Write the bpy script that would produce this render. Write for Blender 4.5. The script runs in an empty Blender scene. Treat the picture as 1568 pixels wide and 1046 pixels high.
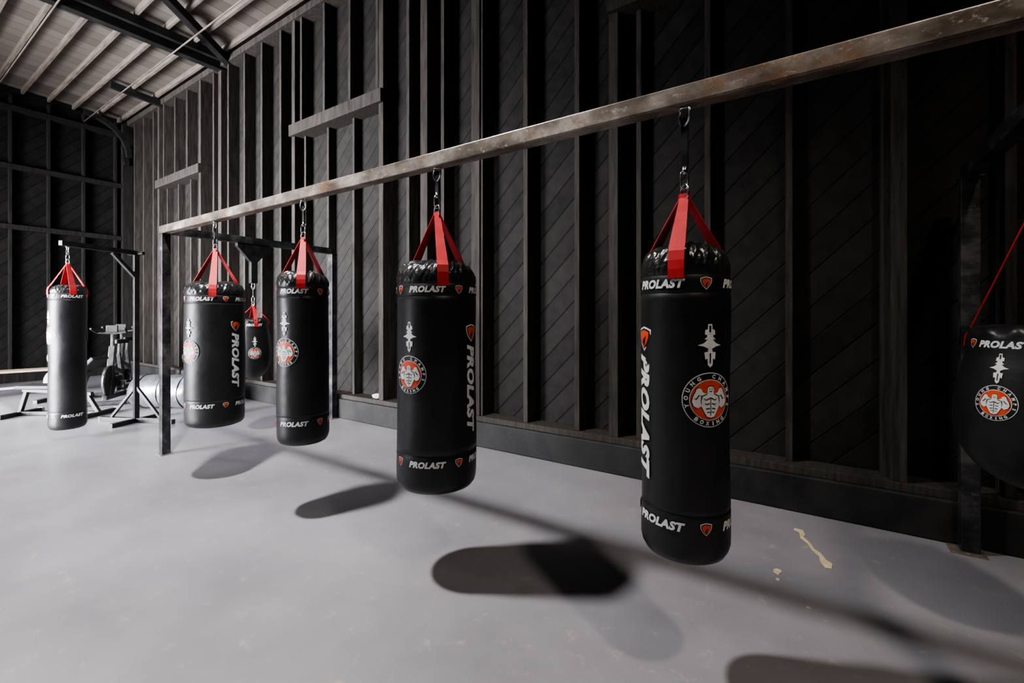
import bpy, bmesh, math, random
from mathutils import Vector, Matrix
random.seed(4)
S=bpy.context.scene
C=S.collection
pi=math.pi
try:
    S.view_settings.view_transform='AgX'; S.view_settings.look='AgX - Medium High Contrast'; S.view_settings.exposure=-0.18
except Exception as ex: print(ex)

# ------------------------------------------------------------------ materials
def new_mat(name):
    m=bpy.data.materials.new(name); m.use_nodes=True
    nt=m.node_tree; b=nt.nodes['Principled BSDF']
    return m,nt,b
def N(nt,t,**k):
    n=nt.nodes.new(t)
    for a,v in k.items(): setattr(n,a,v)
    return n
def ramp(nt,stops):
    r=N(nt,'ShaderNodeValToRGB'); e=r.color_ramp.elements
    while len(e)<len(stops): e.new(0.5)
    for el,(p,c) in zip(e,stops):
        el.position=p; el.color=(c[0],c[1],c[2],1)
    return r
def mottled(name,c1,c2,scale=6,rough=0.5,metal=0.0,bump=0.1,bscale=60,stretch=(1,1,1),rvar=0.1,spec=0.5,bdist=0.004):
    m,nt,b=new_mat(name)
    tc=N(nt,'ShaderNodeTexCoord'); mp=N(nt,'ShaderNodeMapping'); mp.inputs['Scale'].default_value=stretch
    nt.links.new(tc.outputs['Object'],mp.inputs['Vector'])
    n=N(nt,'ShaderNodeTexNoise'); n.inputs['Scale'].default_value=scale; n.inputs['Detail'].default_value=6; n.inputs['Roughness'].default_value=0.6
    nt.links.new(mp.outputs[0],n.inputs['Vector'])
    r=ramp(nt,[(0.35,c1),(0.65,c2)]); nt.links.new(n.outputs[0],r.inputs[0]); nt.links.new(r.outputs[0],b.inputs['Base Color'])
    mr=N(nt,'ShaderNodeMapRange'); mr.inputs[3].default_value=rough-rvar; mr.inputs[4].default_value=rough+rvar
    nt.links.new(n.outputs[0],mr.inputs[0]); nt.links.new(mr.outputs[0],b.inputs['Roughness'])
    b.inputs['Metallic'].default_value=metal; b.inputs['Specular IOR Level'].default_value=spec
    n2=N(nt,'ShaderNodeTexNoise'); n2.inputs['Scale'].default_value=bscale; n2.inputs['Detail'].default_value=4
    nt.links.new(mp.outputs[0],n2.inputs['Vector'])
    bp=N(nt,'ShaderNodeBump'); bp.inputs['Strength'].default_value=bump; bp.inputs['Distance'].default_value=bdist
    nt.links.new(n2.outputs[0],bp.inputs['Height']); nt.links.new(bp.outputs[0],b.inputs['Normal'])
    return m

def diag_boards(name,axis,c_lo,c_hi,w=0.19):
    m,nt,b=new_mat(name)
    tc=N(nt,'ShaderNodeTexCoord'); sp=N(nt,'ShaderNodeSeparateXYZ'); nt.links.new(tc.outputs['Object'],sp.inputs[0])
    s=N(nt,'ShaderNodeMath',operation='SUBTRACT'); nt.links.new(sp.outputs[2],s.inputs[0]); nt.links.new(sp.outputs[axis],s.inputs[1])
    d=N(nt,'ShaderNodeMath',operation='MULTIPLY'); d.inputs[1].default_value=0.7071/w; nt.links.new(s.outputs[0],d.inputs[0])
    fr=N(nt,'ShaderNodeMath',operation='FRACT'); nt.links.new(d.outputs[0],fr.inputs[0])
    fl=N(nt,'ShaderNodeMath',operation='FLOOR'); nt.links.new(d.outputs[0],fl.inputs[0])
    wn=N(nt,'ShaderNodeTexWhiteNoise',noise_dimensions='1D'); nt.links.new(fl.outputs[0],wn.inputs['W'])
    gap=ramp(nt,[(0.0,(0,0,0)),(0.03,(0,0,0)),(0.05,(1,1,1)),(0.97,(1,1,1)),(0.99,(0.1,0.1,0.1))])
    nt.links.new(fr.outputs[0],gap.inputs[0])
    nz=N(nt,'ShaderNodeTexNoise'); nz.inputs['Scale'].default_value=9; nz.inputs['Detail'].default_value=8
    nt.links.new(tc.outputs['Object'],nz.inputs['Vector'])
    ad=N(nt,'ShaderNodeMath',operation='ADD'); nt.links.new(nz.outputs[0],ad.inputs[0])
    ml=N(nt,'ShaderNodeMath',operation='MULTIPLY'); ml.inputs[1].default_value=0.35; nt.links.new(wn.outputs[0],ml.inputs[0]); nt.links.new(ml.outputs[0],ad.inputs[1])
    r=ramp(nt,[(0.35,c_lo),(0.95,c_hi)]); nt.links.new(ad.outputs[0],r.inputs[0])
    mx=N(nt,'ShaderNodeMixRGB',blend_type='MULTIPLY'); mx.inputs[0].default_value=0.75
    nt.links.new(r.outputs[0],mx.inputs[1]); nt.links.new(gap.outputs[0],mx.inputs[2]); nt.links.new(mx.outputs[0],b.inputs['Base Color'])
    bp=N(nt,'ShaderNodeBump'); bp.inputs['Strength'].default_value=0.5; bp.inputs['Distance'].default_value=0.008
    nt.links.new(gap.outputs[0],bp.inputs['Height']); nt.links.new(bp.outputs[0],b.inputs['Normal'])
    b.inputs['Roughness'].default_value=0.65; b.inputs['Specular IOR Level'].default_value=0.15
    return m

M={}
M['boards']=diag_boards('painted_diagonal_boards',0,(0.011,0.0102,0.0093),(0.026,0.0238,0.0212))
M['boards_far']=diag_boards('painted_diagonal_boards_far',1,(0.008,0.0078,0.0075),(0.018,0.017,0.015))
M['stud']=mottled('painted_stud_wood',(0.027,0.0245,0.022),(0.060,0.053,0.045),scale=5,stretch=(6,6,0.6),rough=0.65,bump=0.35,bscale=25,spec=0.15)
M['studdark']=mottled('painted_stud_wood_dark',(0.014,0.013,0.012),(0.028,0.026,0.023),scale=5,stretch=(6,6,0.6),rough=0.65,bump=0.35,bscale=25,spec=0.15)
M['studtan']=mottled('bare_roof_timber',(0.10,0.082,0.066),(0.21,0.178,0.145),scale=5,stretch=(0.6,4,4),rough=0.7,bump=0.3)
M['darktimber']=mottled('dark_truss_timber',(0.008,0.008,0.008),(0.02,0.019,0.018),scale=4,rough=0.6,bump=0.3,spec=0.3)
M['curb']=mottled('painted_concrete_curb',(0.012,0.012,0.012),(0.027,0.026,0.025),scale=4,rough=0.6,bump=0.4,bscale=30,spec=0.3)
M['vinyl']=mottled('black_vinyl',(0.008,0.008,0.0085),(0.014,0.014,0.0145),scale=5,rough=0.42,rvar=0.08,bump=0.30,bscale=9,bdist=0.012)
M['vinyl_gloss']=mottled('gloss_black_vinyl',(0.012,0.012,0.013),(0.024,0.024,0.024),scale=5,rough=0.30,rvar=0.05,bump=0.9,bscale=15,bdist=0.016)
M['red']=mottled('red_webbing',(0.42,0.012,0.016),(0.60,0.025,0.03),scale=9,rough=0.6,bump=0.4,bscale=220,bdist=0.001)
M['white']=mottled('white_print',(0.62,0.62,0.62),(0.75,0.75,0.75),scale=30,rough=0.45,bump=0.02)
M['orange']=mottled('orange_red_print',(0.60,0.06,0.02),(0.72,0.09,0.03),scale=30,rough=0.45,bump=0.02)
M['black']=mottled('black_print',(0.006,0.006,0.006),(0.01,0.01,0.01),scale=30,rough=0.45,bump=0.02)
M['chrome']=mottled('zinc_hardware',(0.45,0.45,0.46),(0.65,0.65,0.66),scale=20,rough=0.25,metal=1.0,bump=0.05)
M['blackmetal']=mottled('black_powder_coated_steel',(0.012,0.012,0.013),(0.03,0.03,0.03),scale=12,rough=0.38,metal=0.3,bump=0.1)
M['greymetal']=mottled('grey_painted_steel',(0.04,0.04,0.042),(0.085,0.085,0.085),scale=12,rough=0.35,metal=0.4,bump=0.1)
M['silver']=mottled('silver_vinyl',(0.09,0.095,0.10),(0.20,0.21,0.225),scale=5,rough=0.30,metal=0.4,bump=0.5,bscale=9,bdist=0.02)
M['offwhite']=mottled('white_powder_coat',(0.5,0.5,0.5),(0.65,0.65,0.65),scale=8,rough=0.4,bump=0.05)
M['wood']=mottled('bench_wood',(0.35,0.27,0.18),(0.5,0.4,0.28),scale=5,stretch=(1,8,1),rough=0.55,bump=0.2)
M['beige']=mottled('dry_beige_paint',(0.48,0.38,0.22),(0.66,0.55,0.36),scale=25,rough=0.7,bump=0.3)
M['rubber']=mottled('black_rubber',(0.012,0.012,0.012),(0.022,0.022,0.022),scale=15,rough=0.6,bump=0.2)

def steel(name,c_dark,c_mid,c_light,rust=(0.13,0.075,0.045),rlo=0.58,metal=0.7):
    m,nt,b=new_mat(name)
    tc=N(nt,'ShaderNodeTexCoord'); mp=N(nt,'ShaderNodeMapping'); mp.inputs['Scale'].default_value=(1.6,2.6,2.6)
    nt.links.new(tc.outputs['Object'],mp.inputs[0])
    n=N(nt,'ShaderNodeTexNoise'); n.inputs['Scale'].default_value=2.2; n.inputs['Detail'].default_value=10; n.inputs['Roughness'].default_value=0.62
    nt.links.new(mp.outputs[0],n.inputs['Vector'])
    r=ramp(nt,[(0.36,c_dark),(0.52,c_mid),(0.66,c_light)]); nt.links.new(n.outputs[0],r.inputs[0])
    n2=N(nt,'ShaderNodeTexNoise'); n2.inputs['Scale'].default_value=2.6; n2.inputs['Detail'].default_value=9; n2.inputs['Roughness'].default_value=0.72
    nt.links.new(tc.outputs['Object'],n2.inputs['Vector'])
    r2=ramp(nt,[(rlo,(0,0,0)),(rlo+0.12,(1,1,1))]); nt.links.new(n2.outputs[0],r2.inputs[0])
    mx=N(nt,'ShaderNodeMixRGB'); mx.inputs[2].default_value=(*rust,1)
    nt.links.new(r2.outputs[0],mx.inputs[0]); nt.links.new(r.outputs[0],mx.inputs[1])
    n3=N(nt,'ShaderNodeTexNoise'); n3.inputs['Scale'].default_value=14; n3.inputs['Detail'].default_value=9; n3.inputs['Roughness'].default_value=0.8
    nt.links.new(mp.outputs[0],n3.inputs['Vector'])
    r3=ramp(nt,[(0.57,(0,0,0)),(0.63,(1,1,1))]); nt.links.new(n3.outputs[0],r3.inputs[0])
    f=N(nt,'ShaderNodeMath',operation='MULTIPLY'); f.inputs[1].default_value=0.55; nt.links.new(r3.outputs[0],f.inputs[0])
    m3=N(nt,'ShaderNodeMixRGB'); m3.inputs[2].default_value=(c_light[0]*1.5,c_light[1]*1.5,c_light[2]*1.5,1)
    nt.links.new(f.outputs[0],m3.inputs[0]); nt.links.new(mx.outputs[0],m3.inputs[1]); nt.links.new(m3.outputs[0],b.inputs['Base Color'])
    mt=N(nt,'ShaderNodeMapRange'); mt.inputs[3].default_value=metal; mt.inputs[4].default_value=0.2; nt.links.new(r2.outputs[0],mt.inputs[0]); nt.links.new(mt.outputs[0],b.inputs['Metallic'])
    mr=N(nt,'ShaderNodeMapRange'); mr.inputs[3].default_value=0.25; mr.inputs[4].default_value=0.55
    nt.links.new(n.outputs[0],mr.inputs[0]); nt.links.new(mr.outputs[0],b.inputs['Roughness'])
    bp=N(nt,'ShaderNodeBump'); bp.inputs['Strength'].default_value=0.2; bp.inputs['Distance'].default_value=0.002
    nt.links.new(n3.outputs[0],bp.inputs['Height']); nt.links.new(bp.outputs[0],b.inputs['Normal'])
    return m
M['steel']=steel('worn_mill_steel',(0.10,0.080,0.064),(0.25,0.21,0.175),(0.46,0.42,0.37),rust=(0.22,0.105,0.048),rlo=0.53,metal=0.45)
M['steel_dark']=steel('dark_mill_steel',(0.02,0.02,0.022),(0.05,0.05,0.052),(0.13,0.125,0.12),rust=(0.05,0.04,0.03),rlo=0.66,metal=0.5)

def floor_mat():
    m,nt,b=new_mat('painted_concrete_floor')
    tc=N(nt,'ShaderNodeTexCoord')
    n=N(nt,'ShaderNodeTexNoise'); n.inputs['Scale'].default_value=0.9; n.inputs['Detail'].default_value=8; n.inputs['Roughness'].default_value=0.6
    nt.links.new(tc.outputs['Object'],n.inputs['Vector'])
    r=ramp(nt,[(0.3,(0.185,0.177,0.190)),(0.7,(0.275,0.264,0.280))]); nt.links.new(n.outputs[0],r.inputs[0])
    n3=N(nt,'ShaderNodeTexNoise'); n3.inputs['Scale'].default_value=9; n3.inputs['Detail'].default_value=8; n3.inputs['Roughness'].default_value=0.75
    nt.links.new(tc.outputs['Object'],n3.inputs['Vector'])
    r3=ramp(nt,[(0.58,(0,0,0)),(0.66,(1,1,1))]); nt.links.new(n3.outputs[0],r3.inputs[0])
    mx=N(nt,'ShaderNodeMixRGB'); mx.inputs[2].default_value=(0.38,0.345,0.28,1)
    f=N(nt,'ShaderNodeMath',operation='MULTIPLY'); f.inputs[1].default_value=0.5; nt.links.new(r3.outputs[0],f.inputs[0])
    nt.links.new(f.outputs[0],mx.inputs[0]); nt.links.new(r.outputs[0],mx.inputs[1])
    n4=N(nt,'ShaderNodeTexNoise'); n4.inputs['Scale'].default_value=11; n4.inputs['Detail'].default_value=7; n4.inputs['Roughness'].default_value=0.85
    nt.links.new(tc.outputs['Object'],n4.inputs['Vector'])
    r4=ramp(nt,[(0.325,(0.3,0.3,0.3)),(0.36,(1,1,1))]); nt.links.new(n4.outputs[0],r4.inputs[0])
    mm=N(nt,'ShaderNodeMixRGB',blend_type='MULTIPLY'); mm.inputs[0].default_value=0.8
    nt.links.new(mx.outputs[0],mm.inputs[1]); nt.links.new(r4.outputs[0],mm.inputs[2]); nt.links.new(mm.outputs[0],b.inputs['Base Color'])
    mr=N(nt,'ShaderNodeMapRange'); mr.inputs[3].default_value=0.30; mr.inputs[4].default_value=0.50
    nt.links.new(n.outputs[0],mr.inputs[0]); nt.links.new(mr.outputs[0],b.inputs['Roughness'])
    bp=N(nt,'ShaderNodeBump'); bp.inputs['Strength'].default_value=0.15; bp.inputs['Distance'].default_value=0.004
    nt.links.new(n3.outputs[0],bp.inputs['Height']); nt.links.new(bp.outputs[0],b.inputs['Normal'])
    return m
M['floor']=floor_mat()
def ceil_mat():
    m,nt,b=new_mat('plank_roof_deck')
    tc=N(nt,'ShaderNodeTexCoord'); sp=N(nt,'ShaderNodeSeparateXYZ'); nt.links.new(tc.outputs['Object'],sp.inputs[0])
    d=N(nt,'ShaderNodeMath',operation='MULTIPLY'); d.inputs[1].default_value=1/0.28; nt.links.new(sp.outputs[0],d.inputs[0])
    fr=N(nt,'ShaderNodeMath',operation='FRACT'); nt.links.new(d.outputs[0],fr.inputs[0])
    fl=N(nt,'ShaderNodeMath',operation='FLOOR'); nt.links.new(d.outputs[0],fl.inputs[0])
    wn=N(nt,'ShaderNodeTexWhiteNoise',noise_dimensions='1D'); nt.links.new(fl.outputs[0],wn.inputs['W'])
    r=ramp(nt,[(0,(0.075,0.064,0.054)),(1,(0.135,0.117,0.10))]); nt.links.new(wn.outputs[0],r.inputs[0])
    g=ramp(nt,[(0,(0.15,0.15,0.15)),(0.07,(1,1,1))]); nt.links.new(fr.outputs[0],g.inputs[0])
    mm=N(nt,'ShaderNodeMixRGB',blend_type='MULTIPLY'); mm.inputs[0].default_value=1
    nt.links.new(r.outputs[0],mm.inputs[1]); nt.links.new(g.outputs[0],mm.inputs[2]); nt.links.new(mm.outputs[0],b.inputs['Base Color'])
    b.inputs['Roughness'].default_value=0.8
    return m
M['ceil']=ceil_mat()
def emis(name,col,s):
    m,nt,b=new_mat(name); b.inputs['Emission Color'].default_value=(*col,1); b.inputs['Emission Strength'].default_value=s
    return m
M['lampglow']=emis('lamp_lens',(1,0.97,0.92),6)

# ------------------------------------------------------------------ mesh helpers
def box(bm,x0,x1,y0,y1,z0,z1,mi=0):
    v=[bm.verts.new(p) for p in ((x0,y0,z0),(x1,y0,z0),(x1,y1,z0),(x0,y1,z0),(x0,y0,z1),(x1,y0,z1),(x1,y1,z1),(x0,y1,z1))]
    for q in ((0,3,2,1),(4,5,6,7),(0,1,5,4),(1,2,6,5),(2,3,7,6),(3,0,4,7)):
        f=bm.faces.new([v[i] for i in q]); f.material_index=mi
def frame(t):
    t=t.normalized(); up=Vector((0,0,1)) if abs(t.z)<0.95 else Vector((0,1,0))
    s=t.cross(up).normalized(); u=s.cross(t).normalized(); return t,s,u
def bar(bm,p0,p1,w,h,mi=0):
    p0=Vector(p0);p1=Vector(p1);t,s,u=frame(p1-p0)
    a=[bm.verts.new(p0+s*w/2*i+u*h/2*j) for i,j in((-1,-1),(1,-1),(1,1),(-1,1))]
    b=[bm.verts.new(p1+s*w/2*i+u*h/2*j) for i,j in((-1,-1),(1,-1),(1,1),(-1,1))]
    fs=[bm.faces.new(a[::-1]),bm.faces.new(b)]
    for i in range(4): fs.append(bm.faces.new((a[i],a[(i+1)%4],b[(i+1)%4],b[i])))
    for f in fs: f.material_index=mi
def rod(bm,p0,p1,r,seg=16,mi=0,r1=None):
    p0=Vector(p0);p1=Vector(p1);t,s,u=frame(p1-p0); r1=r if r1 is None else r1
    a=[bm.verts.new(p0+(s*math.cos(2*pi*i/seg)+u*math.sin(2*pi*i/seg))*r) for i in range(seg)]
    b=[bm.verts.new(p1+(s*math.cos(2*pi*i/seg)+u*math.sin(2*pi*i/seg))*r1) for i in range(seg)]
    fs=[bm.faces.new(a[::-1]),bm.faces.new(b)]
    for i in range(seg):
        f=bm.faces.new((a[i],a[(i+1)%seg],b[(i+1)%seg],b[i])); f.smooth=True; fs.append(f)
    for f in fs: f.material_index=mi
def sweep(bm,pts,nrm,r,closed=True,seg=10,mi=0):
    pts=[Vector(p) for p in pts]; nrm=Vector(nrm).normalized(); n=len(pts); rings=[]
    for i,p in enumerate(pts):
        a=pts[(i-1)%n] if closed or i>0 else p; b=pts[(i+1)%n] if closed or i<n-1 else p
        t=(b-a).normalized(); s=t.cross(nrm).normalized()
        rings.append([bm.verts.new(p+(nrm*math.cos(2*pi*k/seg)+s*math.sin(2*pi*k/seg))*r) for k in range(seg)])
    for i in range(n if closed else n-1):
        A=rings[i];B=rings[(i+1)%n]
        for k in range(seg):
            f=bm.faces.new((A[k],A[(k+1)%seg],B[(k+1)%seg],B[k])); f.smooth=True; f.material_index=mi
    if not closed:
        bm.faces.new(rings[0]).material_index=mi; bm.faces.new(rings[-1][::-1]).material_index=mi
def link(bm,c,h,w,r,ang,mi=0,tilt=0):
    c=Vector(c); ex=Vector((math.cos(ang),math.sin(ang),0)); pts=[]
    hw=w/2; hh=max(h/2-hw,0)
    for i in range(24):
        a=2*pi*i/24; off=hh if math.sin(a)>=0 else -hh
        pts.append(c+ex*(hw*math.cos(a))+Vector((0,0,hw*math.sin(a)+off)))
    sweep(bm,pts,Vector((-ex.y,ex.x,0)),r,True,10,mi)
def lathe(bm,prof,seg=96,c=(0,0),fn=None,mi=0):
    rings=[]
    for r,z in prof:
        if r<1e-5: rings.append([bm.verts.new((c[0],c[1],z))]); continue
        ring=[]
        for i in range(seg):
            a=2*pi*i/seg; rr,zz=(r,z) if fn is None else fn(r,z,a)
            ring.append(bm.verts.new((c[0]+rr*math.cos(a),c[1]+rr*math.sin(a),zz)))
        rings.append(ring)
    for A,B in zip(rings,rings[1:]):
        for i in range(seg):
            if len(A)==1 and len(B)==1: continue
            if len(A)==1: f=bm.faces.new((A[0],B[(i+1)%seg],B[i]))
            elif len(B)==1: f=bm.faces.new((A[i],A[(i+1)%seg],B[0]))
            else: f=bm.faces.new((A[i],A[(i+1)%seg],B[(i+1)%seg],B[i]))
            f.smooth=True; f.material_index=mi
def obj(name,bm,mats,parent=None,bevel=0,recalc=True,solid=0):
    if recalc: bmesh.ops.recalc_face_normals(bm,faces=bm.faces)
    me=bpy.data.meshes.new(name); bm.to_mesh(me); bm.free()
    o=bpy.data.objects.new(name,me); C.objects.link(o)
    for m in (mats if isinstance(mats,(list,tuple)) else [mats]): me.materials.append(M[m])
    if solid:
        s=o.modifiers.new('solid','SOLIDIFY'); s.thickness=solid; s.offset=0
    if bevel:
        b=o.modifiers.new('bevel','BEVEL'); b.width=bevel; b.segments=2; b.limit_method='ANGLE'; b.angle_limit=0.7
    if parent: o.parent=parent
    return o
def empty(name,loc=(0,0,0),rz=0):
    e=bpy.data.objects.new(name,None); e.empty_display_size=0.2; C.objects.link(e); e.location=loc; e.rotation_euler=(0,0,rz); return e

# ------------------------------------------------------------------ room shell
YB=4.32; XL=-14.75; XR=5.0; YF=-4.6
def roofz(y): return 6.42+0.04*(YB-y) if y>-0.5 else 6.42+0.04*(YB+0.5)-0.04*(-0.5-y)
bm=bmesh.new(); box(bm,XL-0.2,XR+0.2,YF-0.2,YB+0.2,-0.2,0.0); floor=obj('floor',bm,'floor')
bm=bmesh.new(); box(bm,-24,XR+6,-24,YF-0.2,-0.2,-0.01); obj('ground_outside',bm,'floor')
bm=bmesh.new(); box(bm,XL-0.1,XR+0.1,YB,YB+0.12,0,6.5); wall_back=obj('wall_back',bm,'boards')
for nm,x0,x1,mt in (('wall_left',XL-0.12,XL,'boards_far'),('wall_right',XR,XR+0.12,'boards_far')):
    bm=bmesh.new()
    A=[(YF,0),(YB,0),(YB,roofz(YB)+.05),(-0.5,roofz(-0.5)+.05),(YF,roofz(YF)+.05)]
    a=[bm.verts.new((x0,y,z)) for y,z in A]; b=[bm.verts.new((x1,y,z)) for y,z in A]
    bm.faces.new(a); bm.faces.new(b[::-1])
    for i in range(5): bm.faces.new((a[i],a[(i+1)%5],b[(i+1)%5],b[i]))
    o=obj(nm,bm,mt)
    if nm=='wall_left': wall_left=o
DX0,DX1,DZ=-12.2,-6.9,3.6
bm=bmesh.new()
box(bm,XL-0.1,DX0,YF-0.12,YF,0,6.5); box(bm,DX1,XR+0.1,YF-0.12,YF,0,6.5); box(bm,DX0,DX1,YF-0.12,YF,DZ,6.5)
wall_front=obj('wall_front',bm,'boards')
bm=bmesh.new()
for x in (DX0-0.06,DX1+0.06): box(bm,x-0.06,x+0.06,YF+0.001,YF+0.05,0,DZ+0.1)
box(bm,DX0-0.12,DX1+0.12,YF+0.001,YF+0.05,DZ,DZ+0.16); obj('door_casing',bm,'stud',parent=wall_front)
bm=bmesh.new()
for y0,y1 in ((YF-0.15,-0.5),(-0.5,YB+0.1)):
    z0,z1=roofz(y0),roofz(y1)
    v=[bm.verts.new(p) for p in ((XL-0.1,y0,z0),(XR+0.1,y0,z0),(XR+0.1,y1,z1),(XL-0.1,y1,z1),(XL-0.1,y0,z0+.06),(XR+0.1,y0,z0+.06),(XR+0.1,y1,z1+.06),(XL-0.1,y1,z1+.06))]
    for q in ((0,3,2,1),(4,5,6,7),(0,1,5,4),(1,2,6,5),(2,3,7,6),(3,0,4,7)): bm.faces.new([v[i] for i in q])
ceiling=obj('ceiling',bm,'ceil')
bm=bmesh.new()
y=YB-0.30
while y>YF+0.2:
    z=roofz(y); box(bm,XL,XR,y-0.022,y+0.022,z-0.10,z+0.0); y-=0.42
obj('purlins',bm,'studtan',parent=ceiling)
bm=bmesh.new()
for y in (3.35,1.85,0.4): rod(bm,(XL,y,6.12),(XR,y,6.12),0.013,8)
obj('conduits',bm,'studtan',parent=ceiling)
bm=bmesh.new()
for tx in (-9.5,-4.1,1.3):
    bar(bm,(tx,YB-0.02,6.24),(tx,YF+0.02,6.24),0.15,0.20)
    bar(bm,(tx+0.22,YB-0.02,6.30),(tx+0.22,YF+0.02,6.30),0.08,0.14)
bar(bm,(-14.5,YB-0.2,5.25),(-14.5,YB-0.25,5.7),0.10,0.12)
pts=[(-14.3,YB-0.2-0.85*(1-math.cos(a)),5.4+0.85*math.sin(a)) for a in [pi/2*i/6 for i in range(7)]]
for p,q in zip(pts,pts[1:]): bar(bm,p,q,0.10,0.12)
bar(bm,(-12.3,YB-0.05,6.22),(-12.3,YB-1.1,6.3),0.08,0.14)
bar(bm,(-9.3,YB-0.1,6.25),(-7.3,1.6,6.36),0.12,0.14)
obj('trusses',bm,'darktimber',parent=ceiling,bevel=0.006)

# back wall framing
opens=[(-12.45,-10.35),(-7.0,-4.9),(-1.62,0.45)]
bm=bmesh.new(); SF=4.13
k=-24
while True:
    x=-0.21+0.6*k; k+=1
    if x>XR-0.1: break
    if x<XL+0.1: continue
    ino=any(a-0.08<x<b+0.08 for a,b in opens)
    j=random.uniform(-0.008,0.008)
    if ino:
        box(bm,x-0.024+j,x+0.024+j,SF+0.07,YB,0.34,4.34)
        box(bm,x-0.026+j,x+0.026+j,SF,YB,4.52,6.2)
    else: box(bm,x-0.027+j,x+0.027+j,SF,YB,0.34,6.2)
for a,b in opens:
    for x in (a,b): box(bm,x-0.045,x+0.045,SF-0.02,YB,0.34,6.2)
for x in (-9.5,-4.1,-3.28): box(bm,x-0.06,x+0.06,SF-0.02,YB,0.34,6.2)
obj('studs',bm,'stud',parent=wall_back,bevel=0.003)
bm=bmesh.new()
for a,b in opens: box(bm,a-0.05,b+0.05,SF-0.07,YB,4.34,4.52)
box(bm,XL+0.02,XR-0.02,SF-0.04,YB,6.2,6.32)
box(bm,XL+0.02,XR-0.02,SF-0.03,YB,0.28,0.34)
obj('headers_and_plates',bm,'stud',parent=wall_back,bevel=0.004)
bm=bmesh.new(); box(bm,XL+0.01,XR-0.01,4.07,YB,0,0.28); obj('baseboard_back',bm,'curb',bevel=0.012)
bm=bmesh.new()
y=3.95
while y>YF+0.1:
    box(bm,XL,XL+0.11,y-0.025,y+0.025,0.2,6.3); y-=0.6
for z in (3.4,4.72,6.0): box(bm,XL,XL+0.15,YF+0.05,YB-0.2,z-0.05,z+0.06)
box(bm,XL,XL+0.14,YF+0.05,YB-0.2,0,0.2)
box(bm,XL,XL+0.2,YB-0.26,YB-0.05,0.2,6.3)
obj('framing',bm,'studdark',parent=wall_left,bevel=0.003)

# ------------------------------------------------------------------ steel rig
BY=1.98; X0=-5.82; X1=0.78; ZB=2.36; ZT=2.44
rig=empty('steel_bag_rig',(0,0,0))
bm=bmesh.new()
box(bm,X0-0.04,X1+0.04,BY-0.04,BY+0.04,ZB,ZT)
obj('main_beam',bm,'steel',parent=rig,bevel=0.006)
bm=bmesh.new()
for x in (X0,X1):
    box(bm,x-0.04,x+0.04,BY-0.04,BY+0.04,0.008,ZB-0.001)
    box(bm,x-0.04,x+0.04,BY+0.041,4.03,ZB,ZT)
    box(bm,x-0.045,x+0.045,3.97,4.055,0.008,ZB-0.001)
    box(bm,x-0.06,x+0.06,3.95,4.06,ZB-0.006,ZB)
obj('posts_and_cross_beams',bm,'steel_dark',parent=rig,bevel=0.006)
bm=bmesh.new()
for x in (X0,X1):
    box(bm,x-0.06,x+0.06,BY-0.06,BY+0.06,0,0.008)
    box(bm,x-0.10,x+0.07,3.93,4.065,0,0.008)
obj('foot_plates',bm,'steel',parent=rig,bevel=0.002)
bm=bmesh.new()
x=X0; yb=2.9
v=[(yb-0.2,ZB),(yb+0.2,ZB),(yb+0.2,ZB-0.04),(yb+0.04,ZB-0.22),(yb+0.04,1.88),(yb-0.04,1.88),(yb-0.04,ZB-0.22),(yb-0.2,ZB-0.04)]
a=[bm.verts.new((x-0.03,p,q)) for p,q in v]; b=[bm.verts.new((x+0.03,p,q)) for p,q in v]
bm.faces.new(a); bm.faces.new(b[::-1])
for i in range(8): bm.faces.new((a[i],a[(i+1)%8],b[(i+1)%8],b[i]))
obj('hanger_bracket',bm,'blackmetal',parent=rig,bevel=0.003)

# ------------------------------------------------------------------ decals
_tc={}
def text_mesh(s,bold=0.02,shear=0.0):
    key=(s,bold,shear)
    if key in _tc: return _tc[key]
    cu=bpy.data.curves.new('t','FONT'); cu.body=s; cu.size=1; cu.offset=bold; cu.shear=shear; cu.resolution_u=3
    cu.align_x='LEFT'
    if len(s)>3: cu.space_character=1.08
    o=bpy.data.objects.new('t',cu); C.objects.link(o); bpy.context.view_layer.update()
    dg=bpy.context.evaluated_depsgraph_get(); me=bpy.data.meshes.new_from_object(o.evaluated_get(dg))
    vs=[(v.co.x,v.co.y) for v in me.vertices]; fs=[tuple(p.vertices) for p in me.polygons]
    bpy.data.objects.remove(o); bpy.data.curves.remove(cu); bpy.data.meshes.remove(me)
    xs=[v[0] for v in vs]; ys=[v[1] for v in vs]
    x0,x1,y0,y1=min(xs),max(xs),min(ys),max(ys)
    vs=[((x-(x0+x1)/2)/(x1-x0),(y-(y0+y1)/2)/(y1-y0)) for x,y in vs]
    _tc[key]=(vs,fs,(x1-x0)/(y1-y0)); return _tc[key]
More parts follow.
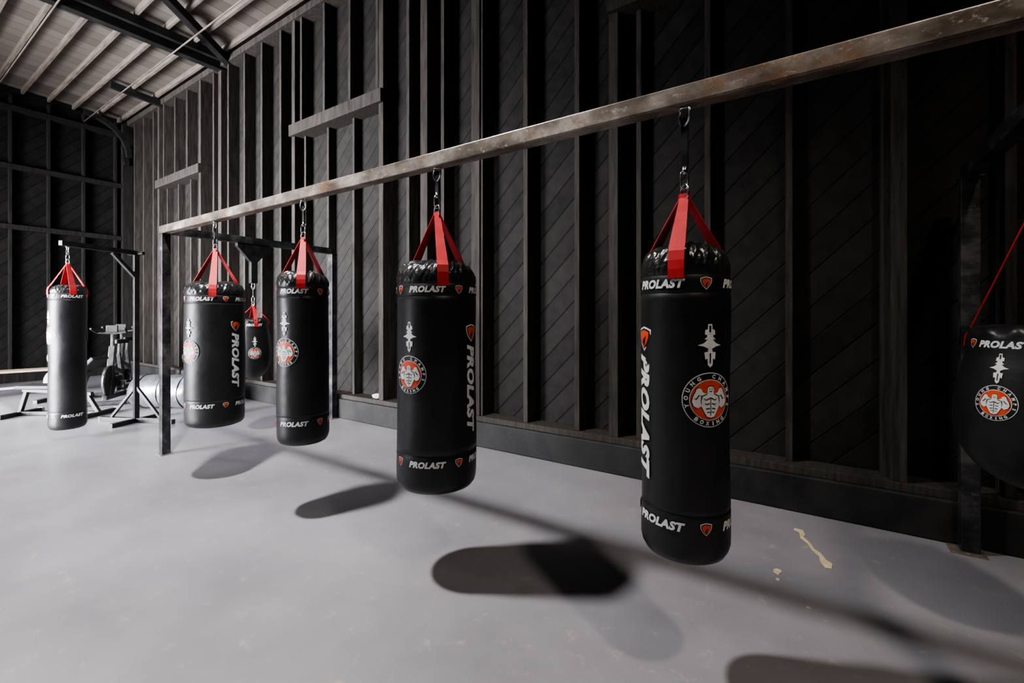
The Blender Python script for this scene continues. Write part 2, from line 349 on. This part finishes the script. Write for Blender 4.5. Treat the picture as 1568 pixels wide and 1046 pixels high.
class Decal:
    """collects flat printed shapes (s,t) by layer, then wraps them on the bag"""
    def __init__(s): s.items=[]
    def poly(s,pts,mi,layer): s.items.append((pts,[tuple(range(len(pts)))],mi,layer))
    def ell(s,cx,cy,rx,ry,mi,layer,n=28,rot=0):
        c,q=math.cos(rot),math.sin(rot)
        s.poly([(cx+rx*math.cos(2*pi*i/n)*c-ry*math.sin(2*pi*i/n)*q,cy+rx*math.cos(2*pi*i/n)*q+ry*math.sin(2*pi*i/n)*c) for i in range(n)],mi,layer)
    def text(s,str_,cx,cy,w,h,mi,layer,rot=0,bold=0.02,shear=0.0):
        vs,fs,asp=text_mesh(str_,bold,shear)
        if w is None: w=h*asp
        c,q=math.cos(rot),math.sin(rot)
        s.items.append(([(cx+x*w*c-y*h*q,cy+x*w*q+y*h*c) for x,y in vs],fs,mi,layer))
    def build(s,name,parent,rad,R0,step=0.012):
        bm=bmesh.new()
        for pts,fs,mi,layer in s.items:
            b2=bmesh.new(); V=[b2.verts.new((p[0],p[1],0)) for p in pts]
            for f in fs:
                try: b2.faces.new([V[i] for i in f])
                except ValueError: pass
            xs=[p[0] for p in pts]; x=math.ceil(min(xs)/step)*step
            while x<max(xs):
                bmesh.ops.bisect_plane(b2,geom=b2.verts[:]+b2.edges[:]+b2.faces[:],plane_co=(x,0,0),plane_no=(1,0,0)); x+=step
            ys=[p[1] for p in pts]
            if max(ys)-min(ys)>0.03:
                y=math.ceil(min(ys)/0.02)*0.02
                while y<max(ys):
                    bmesh.ops.bisect_plane(b2,geom=b2.verts[:]+b2.edges[:]+b2.faces[:],plane_co=(0,y,0),plane_no=(0,1,0)); y+=0.02
            mp={}
            for v in b2.verts:
                th=v.co.x/R0; r=rad(v.co.y)+0.0012+0.0008*layer
                mp[v]=bm.verts.new((r*math.cos(th),r*math.sin(th),v.co.y))
            for f in b2.faces:
                try:
                    g=bm.faces.new([mp[v] for v in f.verts]); g.material_index=mi
                except ValueError: pass
            b2.free()
        bm.normal_update()
        for f in bm.faces:
            c=f.calc_center_median()
            if f.normal.x*c.x+f.normal.y*c.y<0: f.normal_flip()
        return obj(name,bm,['white','orange','black'],parent=parent,recalc=False)
def shield(d,cx,cy,h):
    k=h/2
    def sh(sc,dx=0): return [(cx+dx+sc*k*a,cy+sc*k*b) for a,b in ((-.95,.75),(-.5,.9),(0,1.0),(.5,.9),(.95,.75),(.9,.1),(.55,-.5),(0,-1.05),(-.55,-.5),(-.9,.1))]
    d.poly(sh(1.15),0,0); d.poly(sh(0.98),2,1); d.poly(sh(0.82),1,2)
    d.poly([(cx-.1*k,cy-.05*k),(cx+.35*k,cy+.25*k),(cx+.05*k,cy-.75*k),(cx-.25*k,cy-.35*k)],2,3)
def round_logo(d,cx,cy,r):
    d.ell(cx,cy,r,r,0,0,n=48); d.ell(cx,cy,r*.965,r*.965,2,1,n=48); d.ell(cx,cy,r*.75,r*.75,0,2,n=40); d.ell(cx,cy,r*.72,r*.72,1,3,n=40)
    st="YOUNG CHAMPS"; n=len(st)
    for i,ch in enumerate(st):
        if ch==' ': continue
        a=math.radians(90+105-210*i/(n-1))
        d.text(ch,cx+.858*r*math.cos(a),cy+.858*r*math.sin(a),None,r*.15,0,2,rot=a-pi/2,bold=0.045)
    for i,ch in enumerate("BOXING"):
        a=math.radians(270-36+72*i/5)
        d.text(ch,cx+.858*r*math.cos(a),cy+.858*r*math.sin(a),(r*.05 if ch=='I' else r*.13),r*.15,0,2,rot=a+pi/2,bold=0.045)
    half=[(0,.50),(.10,.47),(.13,.36),(.11,.27),(.22,.25),(.30,.30),(.34,.40),(.42,.44),(.50,.40),(.54,.28),(.62,.12),(.66,-.06),(.60,-.22),(.46,-.30),(.34,-.22),(.30,-.30),(.22,-.46),(.14,-.60),(0,-.64)]
    full=half+[(-a,b) for a,b in half[::-1][1:-1]]
    d.poly([(cx+a*r*1.05,cy+b*r*1.05) for a,b in full],2,4)
    d.poly([(cx+a*r,cy+b*r) for a,b in full],0,5)
    L=lambda pts:(d.poly([(cx+a*r,cy+b*r) for a,b in pts],2,6),d.poly([(cx-a*r,cy+b*r) for a,b in pts[::-1]],2,6))
    L([(.12,.26),(.30,.16),(.42,.17),(.30,.13),(.14,.21)])
    L([(.30,.13),(.34,-.05),(.32,-.22),(.365,-.05),(.35,.12)])
    L([(.02,.10),(.16,.02),(.28,.08),(.17,-.02),(.02,.05)])
    L([(.42,.20),(.52,.06),(.60,.04),(.50,.02),(.40,.16)])
    L([(.04,-.10),(.16,-.14),(.24,-.10),(.16,-.18),(.04,-.14)])
    L([(.04,-.28),(.18,-.30),(.18,-.34),(.04,-.32)])
    L([(.03,-.42),(.14,-.43),(.14,-.46),(.03,-.45)])
    d.poly([(cx-.012*r,cy+.10*r),(cx+.012*r,cy+.10*r),(cx+.012*r,cy-.56*r),(cx-.012*r,cy-.56*r)],2,6)
    d.poly([(cx-.06*r,cy+.33*r),(cx+.06*r,cy+.33*r),(cx+.04*r,cy+.30*r),(cx-.04*r,cy+.30*r)],2,6)
    for sx in (-1,1): d.ell(cx+sx*.045*r,cy+.41*r,.022*r,.018*r,2,6,n=8)
def totem(d,cx,cy,h):
    k=h/2
    P=lambda *p:d.poly([(cx+a*k,cy+b*k) for a,b in p],0,1)
    P((-.24,.72),(-.12,.76),(-.10,1.0),(.10,1.0),(.12,.76),(.24,.72),(.26,.50),(.1,.53),(-.1,.53),(-.26,.50))
    P((-.18,.52),(.18,.52),(.14,.42),(.28,.30),(.08,.27),(-.08,.27),(-.28,.30),(-.14,.42))
    P((-.58,.02),(-.30,.12),(-.14,.27),(.14,.27),(.30,.12),(.58,.02),(.30,-.03),(.14,-.12),(-.14,-.12),(-.30,-.03))
    P((-.09,-.12),(.09,-.12),(.12,-.28),(-.12,-.28))
    P((-.28,-.30),(-.08,-.27),(.08,-.27),(.28,-.30),(.24,-.64),(.14,-.58),(.12,-.88),(.0,-1.0),(-.12,-.88),(-.14,-.58),(-.24,-.64))
    d.poly([(cx-.05*k,cy+.92*k),(cx+.05*k,cy+.92*k),(cx+.04*k,cy+.62*k),(cx-.04*k,cy+.62*k)],2,2)
    d.poly([(cx-.035*k,cy-.34*k),(cx+.035*k,cy-.34*k),(cx+.03*k,cy-.8*k),(cx-.03*k,cy-.8*k)],2,2)

def phic(x,y): return math.atan2(-y,-x)
D2=math.radians
def hardware(e,za,zb,ang):
    bm=bmesh.new()
    link(bm,(0,0,za+0.005),0.07,0.06,0.0045,ang)
    link(bm,(0,0,za+0.058),0.075,0.032,0.004,ang+pi/2)
    z=za+0.092
    rest=zb-z
    if rest>0.16:
        link(bm,(0,0,zb-0.035),0.085,0.085,0.005,ang)
        rod(bm,(0,0,z-0.012),(0,0,z+0.02),0.009,12)
    else:
        link(bm,(0,0,zb-0.03),0.06,0.034,0.0045,ang)
    rod(bm,(0,0,zb-0.012),(0,0,zb),0.022,12)
    obj('metal_hardware',bm,'chrome',parent=e)
    bm=bmesh.new()
    if rest>0.16:
        bar(bm,(0,0,z),(0,0,zb-0.045),0.026,0.006); bar(bm,(0.008,0.004,z+0.01),(0.008,0.004,zb-0.05),0.012,0.012)
    else:
        rod(bm,(0,0,z-0.01),(0,0,zb-0.04),0.007,10)
        link(bm,(0,0,(z+zb-0.04)/2),max(rest*0.6,0.05),0.028,0.005,ang+0.5)
    obj('hanger_strap',bm,'blackmetal',parent=e)
def straps(e,prof_pts,za,angles,w0,w1,view=None):
    bm=bmesh.new()
    for a in angles:
        er=Vector((math.cos(a),math.sin(a),0)); et=Vector((-math.sin(a),math.cos(a),0))
        pts=[er*r+Vector((0,0,z)) for r,z in prof_pts]; last=pts[-1]; ap=er*0.012+Vector((0,0,za-0.02))
        for k in range(1,9):
            f=k/8; p=last.lerp(ap,f); pts.append(p)
        n0=len(prof_pts); row=[]
        for i,p in enumerate(pts):
            w=w0 if i<n0 else w0+(w1-w0)*(i-n0+1)/8
            row.append([bm.verts.new(p+et*w/2*s) for s in (-1,-0.33,0.33,1)])
        for A,B in zip(row,row[1:]):
            for k in range(3): bm.faces.new((A[k],A[k+1],B[k+1],B[k]))
    obj('red_straps',bm,'red',parent=e,solid=0.004)
    bm=bmesh.new()
    for a in angles:
        er=Vector((math.cos(a),math.sin(a),0))
        bar(bm,er*0.012+Vector((0,0,za-0.05)),er*0.008+Vector((0,0,za+0.0)),w1*0.95,0.008)
    obj('strap_loops',bm,'red',parent=e)

def heavy_bag(x,y,R,zt,zb,za,nrep,a_text,a_round,vert=1,sa=(-10,110,-130),zbeam=ZB,zband=(1.635,0.685),logo_z=1.17,name='punching_bag',rnd=True):
    e=empty(name,(x,y,0)); ph=phic(x,y)
    rng=random.Random(int(x*100)); k1=[rng.uniform(0,6.28) for _ in range(6)]
    tb=zband[0]+0.035
    prof=[(0,zb+0.004),(R*.5,zb),(R*.78,zb+.003),(R*.90,zb+.014),(R*.97,zb+.035),(R*.995,zb+.06),(R,zb+.09)]
    z=zb+0.12
    seams=[zband[1]+0.045,zband[0]-0.035,tb]
    zs=[]
    while z<tb-0.01: zs.append(z); z+=0.035
    for s in seams: zs+= [s-0.006,s-0.002,s+0.002,s+0.006]
    for z in sorted(zs):
        r=R
        if any(abs(z-s)<0.003 for s in seams): r=R-0.003
        prof.append((r,z))
    n=16; H=zt-tb
    for i in range(1,n+1):
        f=i/n; r=R*(1-0.15*f**2.2)+0.003*math.sin(f*pi); prof.append((r,tb+0.01+H*0.78*f))
    prof+= [(R*.80,zt-.022),(R*.72,zt-.006),(R*.60,zt+.004),(R*.45,zt+.006),(R*.25,zt+.002),(0,zt-.004)]
    def fn(r,z,a):
        if z>tb+0.012:
            f=min((z-tb)/(zt-tb),1.0); amp=(0.002+0.009*f)*R/0.2
            w=math.sin(7*a+k1[0]+1.5*f)*.3+math.sin(17*a+k1[1]-5*f)*.35+math.sin(29*a+k1[2]+9*f)*.3+math.sin(43*a+k1[5]-12*f)*.25
            return r-amp*(0.3+w*0.8)*(r/R), z+0.010*f*math.sin(3*a+k1[3])*(r/R)+0.004*f*math.sin(17*a+k1[4])
        d=0.0022*math.sin(2*a+k1[3]+z*5)+0.0015*math.sin(3*a+k1[4]-z*9)
        return r+d*(1 if zb+.05<z<tb-0.01 else 0), z
    def prof_r(z): return R+0.0022
    bm=bmesh.new(); lathe(bm,prof,seg=240,fn=fn); b=obj('bag_body',bm,['vinyl','vinyl_gloss'],parent=e)
    for p in b.data.polygons:
        if p.center.z>tb: p.material_index=1
    sp=[(R+.005,tb-0.015),(R+.006,tb+0.02),(R+.004,tb+H*.45),(R*.95+.006,tb+H*.75),(R*.85+.006,zt-0.004)]
    straps(e,sp,za,[ph+D2(s) for s in sa],0.060,0.036)
    hardware(e,za,zbeam,ph+0.5)
    d=Decal(); tw=0.21; per=2*pi/nrep
    for i in range(nrep):
        for zz in zband:
            c=(ph+D2(a_text)+i*per)*R
            d.text('PROLAST',c,zz,tw,0.036,0,0,bold=0.055,shear=0.25)
            shield(d,c+per*R/2,zz,0.042)
    for k in range(2):
        c=(ph+D2(a_round)+k*pi)*R
        if rnd: round_logo(d,c,logo_z,0.104); totem(d,c,logo_z+0.205,0.165)
        if vert:
            c=(ph+D2(a_round+(-92 if vert<0 else 95))+k*pi)*R
            shield(d,c,logo_z+0.225,0.085)
            d.text('PROLAST',c,logo_z-0.09,0.50,0.075,0,0,rot=-pi/2,bold=0.055,shear=0.25)
    d.build('printed_graphics',e,prof_r,R)
    return e
heavy_bag(-0.469,BY,0.173,1.775,0.525,2.0,3,-34,31,vert=-1,sa=(-10,125,-125),zband=(1.618,0.685),logo_z=1.175)
heavy_bag(-1.867,BY,0.228,1.80,0.505,2.10,4,-14,-40,vert=1,sa=(8,130,-138))
heavy_bag(-3.235,BY,0.180,1.81,0.54,2.08,3,-22,-43,vert=0,sa=(-5,125,-125),zband=(1.665,0.71),logo_z=1.225)
heavy_bag(-4.66,BY,0.240,1.79,0.48,2.11,4,-26,-55,vert=1,sa=(-5,120,-130),logo_z=1.17)

def ball_bag(x,y,R,ztop,zbot,za,zbeam,a_t,sa,lz,lr):
    e=empty('ball_punching_bag',(x,y,0)); ph=phic(x,y); H=ztop-zbot
    zn=ztop-0.10*H/0.7
    def rad(z):
        if z>zn:
            f=(z-zn)/(ztop-zn); return R*(0.84-0.04*f)
        f=(z-zbot)/(zn-zbot); f=min(max(f,0),1)
        fc=0.52
        if f>fc: g=(f-fc)/(1-fc); return R*(1-0.16*g**1.7)
        g=(fc-f)/fc; return R*math.sqrt(max(0,1-g**2.3))
    prof=[(0,zbot)]
    for i in range(0,49):
        f=(i+0.4)/49; z=zbot+(ztop-zbot)*(f**1.3 if f<1 else 1); prof.append((rad(z),z))
    prof+=[(R*.79,ztop),(R*.73,ztop+.02),(R*.5,ztop+.03),(R*.2,ztop+.028),(0,ztop+.028)]
    kk=random.uniform(0,6)
    def fn(r,z,a):
        if z>ztop-0.01: return r-0.01*math.sin(15*a+kk)*r/R, z+.005*math.sin(11*a)
        return r,z
    bm=bmesh.new(); lathe(bm,prof,seg=96,fn=fn); obj('bag_body',bm,'vinyl',parent=e)
    straps(e,[(R*.83+.005,zn+0.03),(R*.81+.006,ztop-0.02),(R*.75+.004,ztop+.018)],za,[ph+D2(s) for s in sa],0.04,0.026)
    hardware(e,za,zbeam,ph+0.4)
    d=Decal(); zband=(zn+ztop)/2; RC=R*0.82
    for i in range(3):
        c=(ph+D2(a_t+120*i))*RC; d.text('PROLAST',c,zband,0.18,0.031,0,0,bold=0.055,shear=0.25); shield(d,c-0.125,zband,0.036)
    d.build('printed_collar_graphics',e,rad,RC)
    d=Decal(); c=(ph+D2(a_t))*R
    round_logo(d,c,lz,lr); totem(d,c,lz+lr*1.95,lr*1.7)
    d.build('printed_graphics',e,lambda z:rad(z)+0.001,R)
ball_bag(X1,2.9,0.27,1.42,0.74,2.0,ZB,-27,(-92,28,150),1.13,0.073)
ball_bag(X0,2.9,0.205,1.42,0.70,1.62,1.88,5,(10,100,190,-80),1.03,0.07)

# ------------------------------------------------------------------ free-standing bag stand + bag at far left
fx,fy=-7.5,1.57
heavy_bag(fx,fy,0.172,1.84,0.13,2.12,3,15,-70,vert=0,sa=(15,105,195,-75),zbeam=2.31,zband=(1.71,0.30),logo_z=1.25)
st=empty('bag_stand',(0,0,0))
px,py=-7.86,2.34
bm=bmesh.new()
d_=(Vector((fx,fy,0))-Vector((px,py,0))).normalized()
bar(bm,(px,py,0.05),(px,py,2.34),0.06,0.06)
bar(bm,(px-d_.x*0.05,py-d_.y*0.05,2.345),(fx+d_.x*0.08,fy+d_.y*0.08,2.345),0.055,0.06)
bar(bm,(px,py,2.0),(px+d_.x*0.32,py+d_.y*0.32,2.31),0.045,0.045)
q=Vector((-d_.y,d_.x,0))
bar(bm,Vector((px,py,0.03))-q*0.55,Vector((px,py,0.03))+q*0.55,0.06,0.06)
bar(bm,(px,py,0.03),(px+d_.x*0.35,py+d_.y*0.35,0.03),0.06,0.06)
bar(bm,(px,py,0.03),(px-d_.x*0.5,py-d_.y*0.5,0.03),0.06,0.06)
for s in (-1,1): bar(bm,Vector((px,py,0.06))+q*0.4*s,Vector((px,py,0.5)),0.035,0.035)
rod(bm,(px+q.x*0.12,py+q.y*0.12,2.34),(px-q.x*0.12,py-q.y*0.12,2.34),0.025,14)
obj('frame',bm,'blackmetal',parent=st,bevel=0.004)
bm=bmesh.new()
for s in (-1,1):
    c=Vector((px,py,0.03))+q*0.57*s; bar(bm,c-q*0.02,c+q*0.02,0.064,0.064)
obj('end_caps',bm,'greymetal',parent=st,bevel=0.003)

e=empty('lying_grappling_bag',(-8.66,3.0,0.268),D2(32))
bm=bmesh.new(); prof=[(0,-.52),(.15,-.52),(.22,-.50),(.255,-.46),(.265,-.40)]+[(.265-(.004 if i%3==0 else 0),-.36+.072*i) for i in range(11)]+[(.265,.40),(.255,.46),(.22,.50),(.15,.52),(0,.52)]
lathe(bm,prof,seg=64,fn=lambda r,z,a:(r+0.004*math.sin(5*a+z*8),z))
bmesh.ops.rotate(bm,verts=bm.verts,cent=(0,0,0),matrix=Matrix.Rotation(pi/2,3,'Y'))
obj('body',bm,'silver',parent=e)
bm=bmesh.new()
for xx in (-.33,.0,.33):
    pts=[(xx,.268*math.cos(2*pi*i/32),.268*math.sin(2*pi*i/32)) for i in range(32)]
    sweep(bm,pts,(1,0,0),0.006)
for s in (-1,1): rod(bm,(s*.52,0,0),(s*.53,0,0),.17,32)
obj('seams_and_caps',bm,'blackmetal',parent=e)

def bike(x,y,rz):
    e=empty('exercise_bike',(x,y,0),rz)
    bm=bmesh.new()
    bar(bm,(-.55,-.28,.04),(-.55,.28,.04),.07,.06); bar(bm,(.55,-.28,.04),(.55,.28,.04),.07,.06)
    bar(bm,(-.55,0,.06),(.55,0,.12),.06,.08)
    bar(bm,(-.42,0,.08),(-.15,0,.80),.05,.08); bar(bm,(.42,0,.1),(.18,0,.95),.05,.08)
    bar(bm,(-.32,0,.45),(.3,0,.62),.05,.07)
    bar(bm,(-.15,0,.78),(-.19,0,.98),.035,.035)
    bar(bm,(.18,0,.93),(.16,0,1.16),.04,.04)
    obj('frame',bm,'greymetal',parent=e,bevel=0.006)
    bm=bmesh.new()
    rod(bm,(.35,-.03,.36),(.35,.03,.36),.26,40); rod(bm,(.35,-.05,.36),(.35,.05,.36),.06,20)
    rod(bm,(0,-.07,.33),(0,.07,.33),.11,28)
    obj('flywheel',bm,'rubber',parent=e,bevel=0.006)
    bm=bmesh.new()
    sweep(bm,[(.35+.265*math.cos(2*pi*i/40),0,.36+.265*math.sin(2*pi*i/40)) for i in range(40)],(0,1,0),.016)
    bar(bm,(0,.1,.33),(.13,.1,.22),.02,.03); bar(bm,(0,-.1,.33),(-.13,-.1,.44),.02,.03)
    rod(bm,(0,-.12,.33),(0,.12,.33),.015)
    obj('crank_and_rim',bm,'chrome',parent=e)
    bm=bmesh.new()
    v=[(-.36,-.10),(-.34,.10),(-.2,.07),(-.05,.025),(-.03,0),(-.05,-.025),(-.2,-.07)]
    a=[bm.verts.new((p,q,.98)) for p,q in v]; b=[bm.verts.new((p,q,1.05)) for p,q in v]
    bm.faces.new(a[::-1]); bm.faces.new(b)
    for i in range(7): bm.faces.new((a[i],a[(i+1)%7],b[(i+1)%7],b[i]))
    for s in (-1,1):
        box(bm,.10,.20,s*.12-.05,s*.12+.05,.20,.23) if s>0 else box(bm,-.18,-.08,-.17,-.07,.43,.46)
        rod(bm,(.16,0,1.16),(.20,s*.2,1.19),.016); rod(bm,(.20,s*.2,1.19),(.40,s*.22,1.26),.018)
    rod(bm,(.18,-.2,1.18),(.18,.2,1.18),.016)
    box(bm,.17,.21,-.08,.08,1.19,1.31)
    obj('saddle_and_handlebar',bm,'rubber',parent=e,bevel=0.01)
bike(-10.2,2.75,D2(-30))
bike(-11.2,3.15,D2(-30))
# plate tree
e=empty('weight_plate_rack',(-10.9,2.25,0),D2(-40))
bm=bmesh.new()
bar(bm,(0,0,.04),(0,0,1.15),.06,.06); bar(bm,(-.3,-.25,.03),(.3,-.25,.03),.06,.06); bar(bm,(-.3,.25,.03),(.3,.25,.03),.06,.06); bar(bm,(0,-.25,.035),(0,.25,.035),.06,.06)
for s in (-1,1):
    for z in (.35,.75,1.05): rod(bm,(s*.02,0,z),(s*.26,0,z+.03),.022,12)
obj('frame',bm,'greymetal',parent=e,bevel=0.003)
bm=bmesh.new()
for s in (-1,1):
    for z,r in ((.35,.22),(.75,.17),(1.05,.11)):
        for i in range(2): rod(bm,(s*(.06+.06*i),0,z+.01),(s*(.105+.06*i),0,z+.015),r,32,mi=i)
obj('plates',bm,['rubber','greymetal'],parent=e,bevel=0.004)
def wbench(x,y,rz):
    e=empty('weight_bench',(x,y,0),rz)
    bm=bmesh.new(); box(bm,-.5,.15,-.14,.14,.40,.46)
    obj('seat_pad',bm,'rubber',parent=e,bevel=0.02)
    bm=bmesh.new(); bar(bm,(.2,0,.44),(.62,0,.86),.28,.06); obj('back_pad',bm,'rubber',parent=e,bevel=0.02)
    bm=bmesh.new()
    bar(bm,(-.5,0,.38),(.5,0,.32),.05,.05); bar(bm,(-.45,0,.36),(-.55,0,.04),.05,.05); bar(bm,(.42,0,.33),(.6,0,.04),.05,.05)
    bar(bm,(.35,0,.34),(.45,0,.66),.04,.04)
    bar(bm,(-.55,-.3,.03),(-.55,.3,.03),.06,.06); bar(bm,(.6,-.3,.03),(.6,.3,.03),.06,.06); bar(bm,(-.55,0,.035),(.6,0,.035),.05,.05)
    obj('frame',bm,'blackmetal',parent=e,bevel=0.004)
    bm=bmesh.new()
    for xx in (-.55,.6):
        for s in (-1,1): bar(bm,(xx,s*.29,.032),(xx,s*.33,.032),.068,.064)
    obj('end_caps',bm,'offwhite',parent=e,bevel=0.004)
wbench(-9.35,1.85,D2(35))
e=empty('wooden_bench',(-12.2,1.95,0),D2(80))
bm=bmesh.new()
for i in range(3): box(bm,-.9,.9,-.2+.135*i,-.07+.135*i,.44,.475)
obj('seat_planks',bm,'wood',parent=e,bevel=0.004)
bm=bmesh.new()
for xx in (-.7,.7):
    for s in (-1,1): bar(bm,(xx,s*.16,.0),(xx,s*.14,.44),.05,.05)
    bar(bm,(xx,-.17,.41),(xx,.17,.41),.05,.05); bar(bm,(xx,-.15,.15),(xx,.15,.15),.04,.04)
bar(bm,(-.7,0,.15),(.7,0,.15),.04,.04)
obj('legs',bm,'offwhite',parent=e,bevel=0.003)
e=empty('dumbbell_rack',(-9.3,3.78,0),0)
bm=bmesh.new()
for xx in (-.6,.6):
    bar(bm,(xx,.15,.0),(xx,.10,1.0),.05,.06); bar(bm,(xx,-.2,.03),(xx,.25,.03),.05,.06); bar(bm,(xx,-.2,.05),(xx,.12,.9),.04,.04)
for z,yy in ((.35,-.1),(.62,0),(.9,.08)):
    box(bm,-.62,.62,yy-.13,yy-.09,z-.02,z+.02); box(bm,-.62,.62,yy+.05,yy+.09,z,z+.04)
obj('frame',bm,'blackmetal',parent=e,bevel=0.003)
bm=bmesh.new()
for z,yy in ((.35,-.1),(.62,0),(.9,.08)):
    for i in range(5):
        xx=-.48+.24*i; r=.055+.008*i
        rod(bm,(xx,yy-.14,z+.06+.02),(xx,yy+.12,z+.09),.015,10,mi=1)
        rod(bm,(xx,yy-.17,z+.08),(xx,yy-.09,z+.083),r,8); rod(bm,(xx,yy+.05,z+.087),(xx,yy+.13,z+.09),r,8)
obj('dumbbells',bm,['rubber','chrome'],parent=e)

# floor marks (dried paint) and crumpled wrapper on the curb
bm=bmesh.new()
def blob(cx,cy,pts,z=0.002):
    v=[bm.verts.new((cx+a,cy+b,z)) for a,b in pts]; bm.faces.new(v)
blob(0,0,[(-.15,3.76),(-.10,3.755),(-.085,3.68),(-.095,3.65),(-.05,3.56),(-.035,3.50),(-.0,3.46),(.03,3.38),(.06,3.35),(.055,3.28),(.025,3.27),(-.0,3.33),(-.005,3.40),(-.045,3.47),(-.07,3.55),(-.11,3.61),(-.12,3.70),(-.155,3.72)])
blob(-.21,3.07,[(.03*math.cos(i)*random.uniform(.5,1.2),.035*math.sin(i)*random.uniform(.5,1.3)) for i in [k*2*pi/11 for k in range(11)]])
blob(-.2,2.98,[(.01*math.cos(i),.016*math.sin(i)) for i in [k*2*pi/7 for k in range(7)]])
blob(-.05,2.78,[(.012*math.cos(i),.01*math.sin(i)) for i in [k*2*pi/7 for k in range(7)]])
bm.normal_update()
for f in bm.faces:
    if f.normal.z<0: f.normal_flip()
obj('floor_paint_marks',bm,'beige',recalc=False)
bm=bmesh.new(); bmesh.ops.create_icosphere(bm,subdivisions=3,radius=0.06)
for v in bm.verts: v.co*=random.uniform(.75,1.15); v.co.z*=.55; v.co.x*=1.5
for v in bm.verts: v.co+=Vector((-5.05,4.18,0.37))
obj('crumpled_wrapper',bm,'offwhite')

# ------------------------------------------------------------------ lights
def hibay(x,y,z,power,col,size=0.34,spread=180):
    e=empty('high_bay_lamp',(x,y,z))
    bm=bmesh.new(); lathe(bm,[(.20,.0),(.19,.02),(.12,.14),(.07,.18),(.07,.30),(.03,.32),(0,.32)],seg=40); obj('shade',bm,'blackmetal',parent=e)
    bm=bmesh.new(); rod(bm,(0,0,.31),(0,0,roofz(y)-z),.01,8); obj('cord',bm,'blackmetal',parent=e)
    bm=bmesh.new(); rod(bm,(0,0,.015),(0,0,.025),.17,32); obj('lens',bm,'lampglow',parent=e)
    l=bpy.data.lights.new('lamp_light','AREA'); l.shape='DISK'; l.size=size; l.energy=power; l.color=col; l.spread=math.radians(spread)
    o=bpy.data.objects.new('lamp_light',l); C.objects.link(o); o.parent=e; o.location=(0,0,-0.01)
hibay(-3.55,0.75,5.9,370,(0.985,0.965,0.97),spread=120,size=0.34)
hibay(1.6,0.6,5.6,88,(1,0.89,0.77),spread=125,size=0.30)
hibay(-9.2,0.75,5.9,90,(1,0.95,0.88),spread=140)
# daylight through the open roller door
l=bpy.data.lights.new('door_daylight','AREA'); l.shape='RECTANGLE'; l.size=DX1-DX0-0.3; l.size_y=DZ-0.2; l.energy=2450; l.color=(0.93,0.93,1.0); l.spread=math.radians(88)
o=bpy.data.objects.new('door_daylight',l); C.objects.link(o); o.location=((DX0+DX1)/2,YF-0.02,DZ/2); o.rotation_euler=(pi/2,0,0)
s=bpy.data.lights.new('sun','SUN'); s.energy=20; s.angle=0.009; s.color=(1,0.96,0.9)
so=bpy.data.objects.new('sun',s); C.objects.link(so)
dv=Vector((-0.45,1,-0.575)).normalized(); so.rotation_euler=dv.to_track_quat('-Z','Y').to_euler(); so.location=(-6,-12,8)
w=bpy.data.worlds.new('World'); S.world=w; w.use_nodes=True
bg=w.node_tree.nodes['Background']; bg.inputs[0].default_value=(0.8,0.87,1,1); bg.inputs[1].default_value=0.5

# ------------------------------------------------------------------ camera
cd=bpy.data.cameras.new('cam'); co=bpy.data.objects.new('camera',cd); C.objects.link(co)
cd.sensor_width=36; cd.lens=36*700/1568; cd.shift_y=-42/1568; cd.clip_start=0.05
co.location=(0,0,1.5); co.rotation_euler=(pi/2,0,D2(34)); S.camera=co
